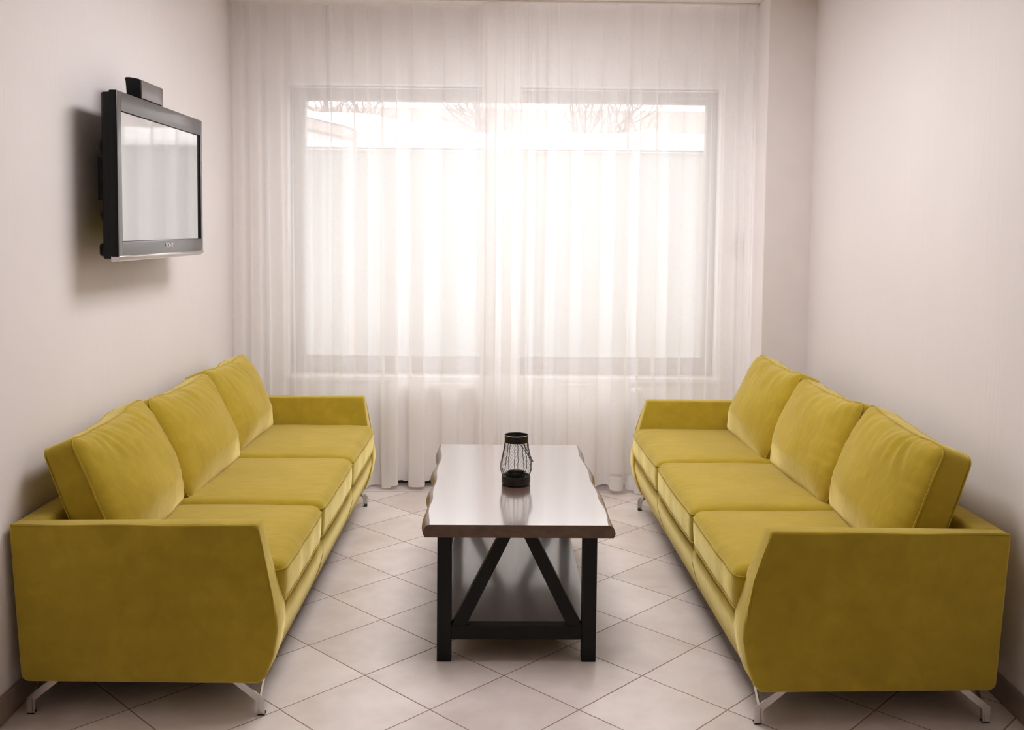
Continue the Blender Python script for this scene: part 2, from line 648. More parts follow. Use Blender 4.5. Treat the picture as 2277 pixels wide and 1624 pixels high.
# window: frame and pane
FX0, FX1, FZ0, FZ1 = OX0 + 0.008, OX1 - 0.004, OZ0 + 0.012, OZ1 - 0.012
GX0, GX1, GZ0, GZ1 = -1.176, 1.208, 0.738, 2.268
bm = bmesh.new()
ya, yb = 2.845, 2.915
add_box(bm, (FX0, ya, FZ0), (GX0, yb, FZ1), 0.006)
add_box(bm, (GX1, ya, FZ0), (FX1, yb, FZ1), 0.006)
add_box(bm, (GX0 - 0.004, ya, FZ0), (GX1 + 0.004, yb, GZ0), 0.006)
add_box(bm, (GX0 - 0.004, ya, GZ1), (GX1 + 0.004, yb, FZ1), 0.006)
add_box(bm, (GX0, ya + 0.012, GZ0), (GX1, yb - 0.03, GZ0 + 0.010), 0.002, 1)     # glazing beads
win = link_bm('window_1', bm, MAT['frame'])
tag(win, kind='structure')
bm = bmesh.new()
add_box(bm, (GX0 - 0.003, 2.876, GZ0 - 0.003), (GX1 + 0.003, 2.882, GZ1 + 0.003))
link_bm('pane', bm, MAT['glass'], win, smooth=False)
# sill board
bm = bmesh.new()
add_box(bm, (OX0 - 0.02, 2.735, OZ0 - 0.022), (OX1 + 0.03, 2.85, OZ0 + 0.012), 0.008, 3)
tag(link_bm('trim_1', bm, MAT['white']), kind='structure')
# curtain rail on the ceiling
bm = bmesh.new()
add_box(bm, (wl(2.56) + 0.004, 2.50, CEIL - 0.009), (1.414, 2.65, CEIL), 0.002, 1)
tag(link_bm('trim_2', bm, MAT['plain']), kind='structure')

# ------------------------------------------------------------------ outdoors behind the voile
bm = bmesh.new()
add_box(bm, (-14, 3.1, -0.4), (14, 60, -0.15))
tag(link_bm('ground', bm, MAT['snow'], smooth=False), kind='structure')

gw = empty('garden_wall', (0, 6.0, -0.15))
tag(gw, 'pale rendered garden wall capped with snow outside the window', 'wall')
bm = bmesh.new()
add_box(bm, (-9, 0.0, 0), (9, 0.25, 2.36), 0.01, 1)
link_bm('wall_body', bm, MAT['render'], gw, smooth=False)
bm = bmesh.new()
pr = []
xs = [-9 + i * 0.15 for i in range(121)]


def capz(x):
    base = 2.405 if x > -0.47 else (2.405 + (-0.47 - x) * 0.21 if x > -1.2 else 2.56)
    if x > 1.0:
        base += 0.0
    return base + 0.012 * noise.noise(Vector((x * 2.3, 0, 0))) + (0.045 * math.exp(-((x - 1.38) / 0.16) ** 2)) + 0.06 * math.exp(-((x - 0.66) / 0.05) ** 2)


vr = []
for x in xs:
    zt = capz(x) + 0.15
    ring = [(-0.07, 2.40), (-0.09, 2.44), (-0.05, zt - 0.03), (0.02, zt), (0.22, zt), (0.30, zt - 0.04), (0.32, 2.44), (0.29, 2.40)]
    vr.append([bm.verts.new((x, y, z)) for y, z in ring])
for i in range(len(xs) - 1):
    for k in range(8):
        bm.faces.new((vr[i][k], vr[i][(k + 1) % 8], vr[i + 1][(k + 1) % 8], vr[i + 1][k]))
bm.faces.new(vr[0])
bm.faces.new(vr[-1][::-1])
link_bm('snow_cap', bm, MAT['snow'], gw)

cp = empty('canopy', (-1.9, 5.4, -0.15))
tag(cp, 'sloping canopy with snow on its roof, left beyond the window', 'canopy')
SH = 0.907                     # canopy stands a little nearer than the wall
bm = bmesh.new()
add_prism(bm, [(-0.9, 0, 2.86), (0.60, 0, 2.515), (0.60, 0, 2.43), (-0.9, 0, 2.755)],
          [(-0.9, 0.5, 2.86), (0.60, 0.5, 2.515), (0.60, 0.5, 2.43), (-0.9, 0.5, 2.755)], 0, 0.006, 1)
link_bm('roof_board', bm, MAT['post'], cp, smooth=False)
bm = bmesh.new()
add_prism(bm, [(-0.92, -0.03, 2.93), (0.62, -0.03, 2.575), (0.62, -0.03, 2.517), (-0.92, -0.03, 2.862)],
          [(-0.92, 0.55, 2.93), (0.62, 0.55, 2.575), (0.62, 0.55, 2.517), (-0.92, 0.55, 2.862)], 0, 0.02, 2)
link_bm('snow', bm, MAT['snow'], cp)
bm = bmesh.new()
add_box(bm, (0.585, 0.12, 0.0), (0.64, 0.18, 2.45), 0.004, 1)
link_bm('post', bm, MAT['post'], cp, smooth=False)

hs = empty('neighbouring_house', (1.5, 16, -0.15))
tag(hs, 'long low grey roofed house beyond the garden wall', 'house')
bm = bmesh.new()
add_box(bm, (-5.4, 0.4, 0), (12, 4.6, 3.4))
link_bm('house_wall', bm, MAT['render'], hs, smooth=False)
bm = bmesh.new()
add_prism(bm, [(-5.9, 0, 3.35), (-5.9, 2.5, 4.28), (-5.9, 5, 3.35)], [(12.4, 0, 3.35), (12.4, 2.5, 4.28), (12.4, 5, 3.35)])
link_bm('roof', bm, MAT['roof'], hs, smooth=False)


def branch(bm, p, d, ln, r, depth):
    pts, rs = [p], [r]
    q = p.copy()
    dd = d.copy()
    seg = 4
    for i in range(seg):
        dd = (dd + Vector((random.uniform(-.22, .22), random.uniform(-.22, .22), random.uniform(-.08, .16)))).normalized()
        q = q + dd * (ln / seg)
        pts.append(q.copy())
        rs.append(r * (1 - 0.55 * (i + 1) / seg))
    add_tube(bm, pts, rs, 5)
    if depth > 0:
        for k in range(4 if depth > 1 else 3):
            b = pts[random.choice((2, 3, 4))]
            nd = (dd + Vector((random.uniform(-1, 1), random.uniform(-.6, .6), random.uniform(-.3, .7)))).normalized()
            branch(bm, b, nd, ln * 0.62, r * 0.5, depth - 1)


for (x, y, h, lab, sd) in ((0.75, 9.4, 1.9, 'bare branching tree beyond the wall, at the middle of the window', 3),
                           (-2.3, 8.4, 1.9, 'bare twiggy tree beyond the wall above the canopy', 11)):
    random.seed(sd)
    t = empty('bare_tree', (x, y, -0.15))
    tag(t, lab, 'tree', 'bare trees beyond the garden wall')
    bm = bmesh.new()
    add_tube(bm, [(0, 0, 0), (0.02, 0, h * 0.5), (-0.03, 0, h)], [0.11, 0.09, 0.075], 7)
    link_bm('trunk', bm, MAT['bark'], t)
    bm = bmesh.new()
    for k in range(5):
        a = k * 1.3
        branch(bm, Vector((-0.03, 0, h - 0.05)), Vector((math.cos(a), 0.5 * math.sin(a), 0.75)).normalized(), 1.1, 0.045, 3)
    link_bm('branches', bm, MAT['bark'], t)

# ------------------------------------------------------------------ radiator
rad = empty('radiator', (0.04, 2.70, 0.0))
tag(rad, 'white panel radiator under the window, seen through the curtain', 'radiator')
bm = bmesh.new()
x0, x1 = -0.70, 0.715
add_box(bm, (x0, -0.035, 0.078), (x1, -0.015, 0.60), 0.006, 2)
add_box(bm, (x0, 0.015, 0.078), (x1, 0.035, 0.60), 0.006, 2)
n = 34
for i in range(n):
    xx = x0 + 0.03 + (x1 - x0 - 0.06) * i / (n - 1)
    add_box(bm, (xx - 0.008, -0.016, 0.13), (xx + 0.008, 0.016, 0.57))
link_bm('panel', bm, MAT['white'], rad)
bm = bmesh.new()
for i in range(70):
    xx = x0 + 0.012 + (x1 - x0 - 0.024) * i / 69
    add_box(bm, (xx - 0.004, -0.032, 0.600), (xx + 0.004, 0.032, 0.606))
add_box(bm, (x0, -0.036, 0.596), (x1, -0.030, 0.609), 0.001, 1)
add_box(bm, (x0, 0.030, 0.596), (x1, 0.036, 0.609), 0.001, 1)
link_bm('top_grille', bm, MAT['white'], rad)
bm = bmesh.new()
add_tube(bm, [(x1, 0, 0.565), (x1 + 0.02, 0, 0.565)], 0.012, 12)
add_tube(bm, [(x1 + 0.018, 0, 0.565), (x1 + 0.03, 0, 0.565), (x1 + 0.06, 0, 0.567), (x1 + 0.075, 0, 0.568)], [0.02, 0.024, 0.024, 0.018], 16)
link_bm('valve', bm, MAT['white'], rad)
bm = bmesh.new()
add_tube(bm, [(x1 + 0.012, 0, 0.56), (x1 + 0.012, 0, 0.2), (x1 + 0.012, 0, 0.0)], 0.008, 8)
link_bm('pipe', bm, MAT['white'], rad)
bm = bmesh.new()
add_tube(bm, [(x0, 0, 0.13), (x0 - 0.03, 0, 0.13), (x0 - 0.035, 0, 0.10), (x0 - 0.035, 0, 0.0)], 0.008, 8)
link_bm('pipe', bm, MAT['white'], rad)

# small control box by the curtain's right edge
sb = empty('shutter_switch', (1.388, YW, 1.37))
tag(sb, 'small white switch box on the wall behind the right edge of the curtain', 'switch')
bm = bmesh.new()
add_box(bm, (-0.022, -0.036, 0.0), (0.022, 0.0, 0.105), 0.004, 2)
link_bm('housing', bm, MAT['frame'], sb)
bm = bmesh.new()
add_box(bm, (-0.012, -0.041, 0.03), (0.012, -0.035, 0.075), 0.002, 2)
link_bm('rocker', bm, MAT['white'], sb)


# ------------------------------------------------------------------ curtains
def px_to_x(px, Y=2.58):
    d = (px - W_PX / 2) / F_PX * cr_ + cf_ + (-(500 - CY_PX) / F_PX) * cu_
    t = (Y - CAM.y) / d.y
    return CAM.x + t * d.x


def curtain(nodes_px, ymean, label, seed, edge_l=None, edge_r=None):
    rnd = random.Random(seed)
    xn = [px_to_x(p) for p in nodes_px]
    if edge_l is not None:
        xn[0] = edge_l
    if edge_r is not None:
        xn[-1] = edge_r
    nseg = len(xn) - 1
    amps = [0.025 + 0.009 * rnd.random() for _ in range(nseg)]
    ov = [rnd.uniform(1.15, 2.2) for _ in range(nseg)]
    skew = [rnd.uniform(-0.35, 0.35) for _ in range(nseg)]
    K = 36
    cols = []
    for s in range(nseg):
        for k in range(K):
            cols.append((s, k / K))
    cols.append((nseg - 1, 1.0))
    zs = [0.0, 0.012, 0.03] + [0.03 + (CEIL - 0.012 - 0.03) * i / 40 for i in range(1, 41)]
    bm = bmesh.new()
    rows = []
    drift = [rnd.uniform(-0.010, 0.010) for _ in range(nseg + 1)]
    lift = [rnd.uniform(0.0, 0.008) for _ in range(nseg)]
    for z in zs:
        g = z / CEIL
        top = max(0.0, min(1.0, (CEIL - 0.03 - z) / 0.5))      # pleats are tighter at the heading
        top = 0.45 + 0.55 * top * top * (3 - 2 * top)
        row = []
        for s, f in cols:
            a, b = xn[s], xn[s + 1]
            lam = b - a
            ph = 2 * math.pi * f
            am = amps[s] * top * (1.0 + 0.10 * (1 - g) * math.sin(s * 2.1 + 1))
            amn = amps[min(s + 1, nseg - 1)]
            o = ov[s] * (0.75 + 0.25 * math.sin(3.0 * g + s))
            # cusp folds: x runs back over itself on the flanks
            fx = f + o * math.sin(2 * ph) / (4 * math.pi) * (1 if 0.001 < f < 0.999 else 1) + 0.06 * skew[s] * math.sin(ph)
            x = a + lam * fx
            env = math.sin(math.pi * min(1, max(0, (x - xn[0]) / 0.05)) / 2) * math.sin(math.pi * min(1, max(0, (xn[-1] - x) / 0.05)) / 2)
            dr = drift[s] * (1 - f) + drift[s + 1] * f
            x += dr * math.sin(2.2 * g + s * 0.9) * env * 1.0
            y = ymean + am * math.cos(ph) * (1 if lam > 0.1 else 0.75) - 0.006 * math.sin(6 * g + s)
            low = 1.0 if (x < -0.64 or x > 0.72) else 0.0
            hemz = (0.004 if low else 0.018) + (0.008 if low else 0.022) * (0.5 + 0.5 * math.cos(ph)) + lift[s]
            zz = z + hemz * max(0.0, 1 - z / 0.15)
            row.append(bm.verts.new((x, y, zz)))
        rows.append(row)
    for i in range(len(rows) - 1):
        for j in range(len(cols) - 1):
            bm.faces.new((rows[i][j], rows[i][j + 1], rows[i + 1][j + 1], rows[i + 1][j]))
    # doubled hem along the bottom and the two selvedges
    hem = bmesh.new()
    hz = [0.0, 0.075]
    hv = []
    for z in hz:
        r_ = []
        for j in range(len(cols)):
            c0 = rows[3][j].co if z > 0.05 else rows[0][j].co
            r_.append(hem.verts.new((c0.x, c0.y - 0.003, max(z, c0.z))))
        hv.append(r_)
    for j in range(len(cols) - 1):
        hem.faces.new((hv[0][j], hv[0][j + 1], hv[1][j + 1], hv[1][j]))
    sels = []
    for side in (0, -1):
        sel = bmesh.new()
        path = [rows[i][side].co.copy() for i in range(2, len(rows))]
        w = 0.007 if side == 0 else -0.007
        vv = [[sel.verts.new(p + Vector((0, -0.003, 0))), sel.verts.new(p + Vector((w, -0.003, 0)))] for p in path]
        for i in range(len(vv) - 1):
            sel.faces.new((vv[i][0], vv[i][1], vv[i + 1][1], vv[i + 1][0]))
        sels.append(sel)
    root = link_bm('sheer_curtain', bm, MAT['sheer'], angle=None)
    tag(root, label, 'curtain', 'sheer curtains over the window')
    link_bm('bottom_hem', hem, MAT['sheer'], root, angle=None)
    for sel in sels:
        link_bm('side_hem', sel, MAT['sheer'], root, angle=None)
    return root


curtain([511, 545, 583, 640, 688, 724, 770, 834, 900, 961, 1045, 1105, 1160], 2.612,
        'left sheer white curtain, its folds running from the television wall to the middle', 5,
        edge_l=wl(2.58) + 0.004)
curtain([1070, 1112, 1147, 1178, 1220, 1279, 1349, 1404, 1469, 1528, 1587, 1640, 1672], 2.524,
        'right sheer white curtain, hanging from the middle to the pier', 9, edge_r=1.413)


# ------------------------------------------------------------------ sofas
SL = 2.32            # length


def fill_poly_bevel(name, prof_out, prof_in, parent, bev=0.012, seg=3, mats=None):
    bm = bmesh.new()
    add_prism(bm, prof_out, prof_in, 0, bev, seg)
    return link_bm(name, bm, mats or MAT['velvet'], parent, angle=50)


def cushion_mesh(half, r, n, fn):
    bm = grid_box(n)
    for v in bm.verts:
        u = v.co.copy()
        # denser lines near the rims
        w = Vector([math.copysign(1 - (1 - abs(u[i])) ** 1.0, u[i]) for i in range(3)])
        v.co = fn(round_map(w, half, r), w)
    return bm


def loop_on(fn, half, r, c, off, k=28):
    """closed loop of points following a rounded rectangle seam at thickness coordinate c"""
    pts = []
    per = [(-1, -1, 1, -1), (1, -1, 1, 1), (1, 1, -1, 1), (-1, 1, -1, -1)]
    for (a0, b0, a1, b1) in per:
        for i in range(k):
            t = i / k
            pts.append((a0 + (a1 - a0) * t, b0 + (b1 - b0) * t))
    return pts


def make_sofa(loc, rz, label, seed, flip, topx=0.762):
    rnd = random.Random(seed)
    root = empty('sofa', loc, rz)
    tag(root, label, 'sofa', 'facing mustard velvet sofas')
    V = MAT['velvet']
    # ---- armrests: silhouette in x-z, thicker towards the bottom
    sil = [(0.000, 0.600), (topx, 0.607), (0.786, 0.46), (0.818, 0.32), (0.820, 0.27), (0.806, 0.19), (0.782, 0.125), (0.764, 0.1035), (0.045, 0.107), (0.028, 0.120)]

    def thick(z):
        return 0.066 + 0.060 * max(0.0, min(1.0, (0.60 - z) / 0.32))
    for end in (0, 1):
        a, b = [], []
        for x, z in sil:
            t = thick(z)
            o_, i_ = (0.0, t) if end == 0 else (SL, SL - t)
            a.append((x, o_, z))
            b.append((x, i_, z))
        bm = bmesh.new()
        add_prism(bm, a, b, 0, 0.013, 3)
        # soft irregular padding
        for v in bm.verts:
            nz = noise.noise(Vector((v.co.x * 5, v.co.y * 5 + seed, v.co.z * 4)))
            v.co.z += 0.003 * nz if v.co.z > 0.5 else 0
        arm = link_bm('armrest', bm, V, root, angle=60)
        # welt along the outer top and front edge
        pts = []
        yy = 0.004 if end == 0 else SL - 0.004
        for i in range(25):
            pts.append((0.006 + (topx - 0.022) * i / 24, yy, 0.599 + 0.0015 * math.sin(i * 0.55 + seed)))
        for (x, z) in ((topx + 0.002, 0.588), (0.5 * topx + 0.395, 0.53), (0.79, 0.455), (0.806, 0.37), (0.812, 0.30), (0.811, 0.25), (0.798, 0.19), (0.776, 0.13)):
            pts.append((x - 0.002, yy, z))
        bm = bmesh.new()
        add_tube(bm, pts, 0.0035, 6)
        link_bm('welt', bm, V, arm)
    # ---- backrest
    a = [(0.0, 0.05, 0.600), (0.092, 0.05, 0.603), (0.125, 0.05, 0.45), (0.165, 0.05, 0.28), (0.165, 0.05, 0.125), (0.030, 0.05, 0.125)]
    b = [(x, SL - 0.05, z) for x, _, z in a]
    bm = bmesh.new()
    add_prism(bm, a, b, 0, 0.014, 3)
    link_bm('backrest', bm, V, root, angle=60)
    # ---- base with the front rail
    prof = [(0.10, 0.112), (0.752, 0.108), (0.772, 0.122), (0.797, 0.19), (0.812, 0.25), (0.812, 0.296), (0.80, 0.307), (0.10, 0.300)]
    bm = bmesh.new()
    ny = 40
    rings = []
    for j in range(ny + 1):
        y = 0.055 + (SL - 0.11) * j / ny
        puff = 0.0005 * math.sin(3 * math.pi * (y - 0.08) / (SL - 0.16)) ** 2
        rings.append([bm.verts.new((x + (puff if x > 0.7 else 0), y, z + 0.002 * noise.noise(Vector((y * 6, seed, 0))))) for x, z in prof])
    m_ = len(prof)
    for j in range(ny):
        for k in range(m_):
            bm.faces.new((rings[j][k], rings[j][(k + 1) % m_], rings[j + 1][(k + 1) % m_], rings[j + 1][k]))
    bm.faces.new(rings[0])
    bm.faces.new(rings[-1][::-1])
    base = link_bm('base', bm, V, root, angle=70)
    for ys in (0.80, 1.55):
        bm = bmesh.new()
        pts = [(0.800, ys - 0.012, 0.3065), (0.812, ys - 0.004, 0.292), (0.8125, ys, 0.25), (0.7975, ys + 0.002, 0.19), (0.7725, ys + 0.003, 0.124)]
        add_tube(bm, pts, 0.0014, 6)
        link_bm('seam', bm, V, base)
    bm = bmesh.new()
    add_box(bm, (0.07, 0.135, 0.098), (0.735, SL - 0.135, 0.1125))
    tag(link_bm('shade_sheet', bm, MAT['rubber'], root, smooth=False), 'black sheet added as shade under the base')  # black sheet deepens the shade beneath the sofa
    # ---- seat cushions
    spans = [(0.088, 0.737), (0.741, 1.489), (1.493, 2.232)] if not flip else [(SL - 2.232, SL - 1.493), (SL - 1.489, SL - 0.741), (SL - 0.737, SL - 0.088)]
    for ci, (y0, y1) in enumerate(spans):
        half = Vector(((0.822 - 0.175) / 2, (y1 - y0) / 2, 0.078))
        cen = Vector(((0.822 + 0.175) / 2, (y0 + y1) / 2, 0.305 + 0.078))
        sd = seed * 3.1 + ci * 7.7

        def fn(p, w, half=half, cen=cen, sd=sd, ci=ci):
            q = p.copy()
            cu = (1 - min(1, abs(p.x / half.x)) ** 4) * (1 - min(1, abs(p.y / half.y)) ** 4)
            if p.z > 0:
                q.z += 0.016 * cu * (p.z / half.z)
                q.z += 0.004 * noise.noise(Vector((p.x * 4 + sd, p.y * 5, 0)))
                # fine creases near the front rim
                fr = max(0.0, min(1.0, (p.x / half.x - 0.45) / 0.5))
                q.z += 0.0020 * fr * noise.noise(Vector((p.x * 9 + sd, p.y * 34, 1.3)))
            # front face bulges and the sides press on their neighbours
            if p.x > 0:
                cv = (1 - min(1, abs(p.y / half.y)) ** 6)
                q.x += 0.010 * cv * (1 - (p.z / half.z) ** 2) * (p.x / half.x) ** 3
                q.x += 0.004 * noise.noise(Vector((sd, p.y * 9, p.z * 5))) * (p.x / half.x) ** 3
                q.x -= 0.006 * (1 - (p.z / half.z)) * 0.5 * (p.x / half.x) ** 3
            return q + cen
        bm = cushion_mesh(half, 0.034, (40, 44, 12), fn)
        cu_o = link_bm('seat_cushion', bm, V, root, angle=None)
        # piping along the top front edge and the side top edges
        bm = bmesh.new()
        for zc in (0.052, -0.056):
            pts = []
            rr = 0.034
            loop = []
            hx, hy = half.x, half.y
            cor = []
            for (sx, sy, a0) in ((1, -1, -90), (1, 1, 0), (-1, 1, 90), (-1, -1, 180)):
                for i in range(7):
                    an = math.radians(a0 + 15 * i)
                    cor.append(Vector((sx * (hx - rr) + rr * math.cos(an), sy * (hy - rr) + rr * math.sin(an), zc)))
            full = []
            for i in range(len(cor)):
                A, B = cor[i], cor[(i + 1) % len(cor)]
                steps = 14 if (A - B).length > 0.1 else 1
                for s_ in range(steps):
                    full.append(A.lerp(B, s_ / steps))
            add_tube(bm, [fn(p, None) for p in full], 0.0026, 5, closed=True)
        link_bm('piping', bm, V, cu_o)
    # ---- back cushions
    bsp = [(0.125, 0.772), (0.782, 1.512), (1.526, 2.222)] if not flip else [(SL - 2.222, SL - 1.526), (SL - 1.512, SL - 0.782), (SL - 0.772, SL - 0.125)]
    for ci, (y0, y1) in enumerate(bsp):
        tilt = math.radians(21 + rnd.uniform(-1.5, 1.5))
        up = Vector((-math.sin(tilt), 0, math.cos(tilt)))
        nr = Vector((math.cos(tilt), 0, math.sin(tilt)))
        fix = {(False, 2): (-0.018, 0.0), (True, 0): (0.020, 0.018)}.get((flip, ci), (0.0, 0.0))
        H = 0.420 + rnd.uniform(-0.008, 0.008) + fix[1]
        T = 0.126
        half = Vector((T / 2, (y1 - y0) / 2, H / 2))
        foot = Vector((0.318 + fix[0] + rnd.uniform(-0.006, 0.006), (y0 + y1) / 2, 0.456))
        sd = seed * 5.3 + ci * 3.9
        lean = rnd.uniform(-0.006, 0.006)
        if ci == (2 if flip else 0):
            lean = -0.014 if flip else 0.014

        def fb(p, w, half=half, up=up, nr=nr, foot=foot, sd=sd, lean=lean):
            a = p.y / half.y
            b = p.z / half.z
            c = p.x / half.x
            aa, bb = min(1, abs(a)), min(1, abs(b))
            bulge = (1 - aa ** 2.4) * (1 - bb ** 2.4)
            q = Vector((p.x, p.y, p.z))
            if c > 0:
                q.x += (0.058 * bulge + 0.014 * (1 - bb ** 2)) * c
                q.x += 0.010 * noise.noise(Vector((a * 1.6 + sd, b * 1.5, 0.3))) * c * (1 - aa ** 6)
                # heavy belly low down
                q.x += 0.018 * (1 - aa ** 2) * max(0, 1 - abs(b + 0.45) / 0.55) * c
                # gathered creases below the top edge
                tp = max(0.0, min(1.0, (b - 0.25) / 0.5)) * (1 - aa ** 3)
                ridge = noise.noise(Vector((a * 7.5 + 1.2 * b + sd, b * 1.1, 2.2)))
                q.x += 0.0115 * tp * (1 - abs(ridge) * 2.6) * c * 0.8
                sdg = max(0.0, min(1.0, (aa - 0.45) / 0.4))
                r2 = noise.noise(Vector((a * 1.5 + sd, b * 8.0, 5.1)))
                q.x += 0.004 * sdg * r2 * c * (1 - bb ** 4)
            else:
                q.x -= 0.020 * bulge * abs(c)
            # pulled-in mid edges, full corners
            q.z += 0.010 * (aa ** 2) * max(0, b) - 0.010 * (1 - aa ** 2) * max(0, b) * 0.6
            q.z += 0.006 * noise.noise(Vector((a * 3 + sd, 0, 8))) * max(0, b)
            q.y += math.copysign(aa ** 3 * (0.013 * (1 - min(1.0, abs(b + 0.25) / 0.95) ** 2)), a) if aa > 1e-6 else 0
            bt = max(0.0, (-b - 0.55) / 0.45)
            q.y *= 1 - 0.075 * bt ** 2
            tp2 = max(0.0, (b - 0.70) / 0.30)
            q.y *= 1 - 0.030 * tp2 ** 2
            if c > 0:
                # the front panel rolls away towards its rim
                q.x -= 0.016 * max(aa, bb) ** 8 * c
            q.z += lean * a
            P = foot + nr * (q.x - half.x) + up * (q.z + half.z) + Vector((0, q.y, 0))
            if P.z < 0.462:
                P.z = 0.462 + (P.z - 0.462) * 0.12
            return P
        bm = cushion_mesh(half, 0.030, (12, 60, 44), fb)
        co = link_bm('back_cushion', bm, V, root, angle=None)
        bm = bmesh.new()
        for xc in (half.x - 0.012, -half.x + 0.012):
            rr = 0.030
            k_ = rr - math.sqrt(max(0, rr * rr - (rr - 0.012) ** 2))
            hy, hz = half.y - k_ * 0.5, half.z - k_ * 0.5
            cor = []
            for (sy, sz, a0) in ((1, -1, -90), (1, 1, 0), (-1, 1, 90), (-1, -1, 180)):
                for i in range(7):
                    an = math.radians(a0 + 15 * i)
                    cor.append(Vector((xc, sy * (hy - rr) + rr * math.cos(an), sz * (hz - rr) + rr * math.sin(an))))
            full = []
            for i in range(len(cor)):
                A, B = cor[i], cor[(i + 1) % len(cor)]
                steps = 16 if (A - B).length > 0.1 else 1
                for s_ in range(steps):
                    full.append(A.lerp(B, s_ / steps))
            add_tube(bm, [fb(p, None) for p in full], 0.0028, 5, closed=True)
        link_bm('piping', bm, V, co)
    # ---- chrome legs: two bent plates meeting at a right angle
    for fx, dx in ((0.040, 1), (0.776, -1)):
        for fy, dy in ((0.010, 1), (SL - 0.010, -1)):
            bm = bmesh.new()
            w, th, run = 0.024, 0.004, 0.085

            def plate(ax):
                # outline in (s, z): s runs inwards from the outer corner
                pts = [(0, 0.004), (w, 0.004), (w, 0.045), (run + w * 0.9, 0.110), (run - 0.012, 0.110), (0, 0.054)]
                A, B = [], []
                for s_, z in pts:
                    if ax == 0:
                        A.append((fx + dx * s_, fy, z))
                        B.append((fx + dx * s_, fy + dy * th, z))
                    else:
                        A.append((fx + dx * 0.016, fy + dy * s_, z))
                        B.append((fx + dx * (0.016 + th), fy + dy * s_, z))
                add_prism(bm, A, B, 0, 0.0008, 1)
            plate(0)
            plate(1)
            leg = link_bm('leg', bm, MAT['chrome'], root, smooth=False)
            tag(leg, 'chrome leg')
            bm = bmesh.new()
            add_box(bm, (min(fx, fx + dx * 0.022), min(fy, fy + dy * 0.022), 0.0), (max(fx, fx + dx * 0.022), max(fy, fy + dy * 0.022), 0.006), 0.001, 1)
            link_bm('glide', bm, MAT['rubber'], leg, smooth=False)
    return root


make_sofa((-1.522, -0.043, 0), math.radians(-0.4), 'mustard velvet three-seat sofa along the left wall under the television', 2, False)
RYAW = math.radians(0.7)
# the right sofa is turned half round: its local origin is at the far wall end
rx, ry = 1.545, -0.092           # near back corner on the floor plan
ux = Vector((-math.cos(RYAW), -math.sin(RYAW)))    # towards the front
uy = Vector((-math.sin(RYAW), math.cos(RYAW)))     # away from the camera
org = Vector((rx, ry)) + uy * SL
make_sofa((org.x, org.y, 0), math.pi + RYAW, 'mustard velvet three-seat sofa along the bare right wall', 6, True, 0.742)

# ------------------------------------------------------------------ coffee table
tb = empty('coffee_table', (0.047, 0.335, 0.0))
tag(tb, 'dark wood coffee table with wavy live edges and black frame between the sofas', 'table')
OXT, OYT = 0.047, 0.335
TOPZ, BOTZ = 0.490, 0.445


def tz(px, py, z):
    d = (px - W_PX / 2) / F_PX * cr_ + cf_ + (-(py - CY_PX) / F_PX) * cu_
    t = (z - CAM.z) / d.z
    p = CAM + d * t
    return (p.x - OXT, p.y - OYT)


LE = [(-0.307, 0.005), (-0.318, 0.10), (-0.300, 0.20), (-0.303, 0.27), (-0.322, 0.36), (-0.332, 0.45)]
left_px = [(85, 1078), (72, 990), (70, 905), (96, 850), (124, 800), (121, 745), (120, 690), (143, 635), (166, 585), (171, 540), (164, 465), (186, 400), (214, 340), (228, 290), (224, 255), (206, 215), (210, 185), (221, 150)]
right_px = [(2178, 1083), (2168, 1000), (2150, 920), (2100, 850), (2066, 800), (2062, 755), (2050, 710), (2000, 630), (1962, 560), (1957, 510), (1945, 455), (1915, 405), (1880, 350), (1842, 290), (1834, 260), (1832, 215), (1822, 185), (1805, 155)]
Ls = [tz(940 + x / 5.295, 960 + y / 5.295, TOPZ) for x, y in left_px]
Rs = [tz(940 + x / 5.295, 960 + y / 5.295, TOPZ) for x, y in right_px]


def resample(pts, n=44):
    ys = [p[1] for p in pts]
    out = []
    y0, y1 = 0.0, 1.262
    for i in range(n):
        y = y0 + (y1 - y0) * i / (n - 1)
        for a, b in zip(pts[:-1], pts[1:]):
            if a[1] <= y <= b[1]:
                t = (y - a[1]) / max(1e-6, b[1] - a[1])
                out.append((a[0] + (b[0] - a[0]) * t, y))
                break
        else:
            out.append(((pts[0] if y < ys[0] else pts[-1])[0], y))
    # smooth
    for _ in range(2):
        out = [out[0]] + [((out[i - 1][0] + 2 * out[i][0] + out[i + 1][0]) / 4, out[i][1]) for i in range(1, n - 1)] + [out[-1]]
    return out


Ls, Rs = resample(Ls), resample(Rs)
bm = bmesh.new()
th = TOPZ - BOTZ
secs = []
for i in range(len(Ls)):
    y = Ls[i][1]
    eL = 0.020 + 0.007 * math.sin(i * 0.55 + 0.4)
    eR = 0.019 + 0.007 * math.sin(i * 0.5 + 2.0)
    pl, prr = Ls[i][0], Rs[i][0]
    ring = []
    K = 6
    for k in range(K + 1):                 # left edge from the bottom up: rounded shoulder
        a = math.pi / 2 * k / K
        ring.append((pl - eL * math.cos(a) ** 0.9, BOTZ + 0.012 + (th - 0.012) * math.sin(a)))
    rg2 = []
    for k in range(K + 1):
        a = math.pi / 2 * k / K
        rg2.append((prr + eR * math.cos(a) ** 0.9, BOTZ + 0.012 + (th - 0.012) * math.sin(a)))
    pts = [(pl - eL + 0.006, BOTZ)] + ring + rg2[::-1] + [(prr + eR - 0.006, BOTZ)]
    secs.append([bm.verts.new((x, y, z)) for x, z in pts])
m_ = len(secs[0])
for i in range(len(secs) - 1):
    for k in range(m_):
        f = bm.faces.new((secs[i][k], secs[i][(k + 1) % m_], secs[i + 1][(k + 1) % m_], secs[i + 1][k]))
        f.material_index = 0 if k == 7 else 1
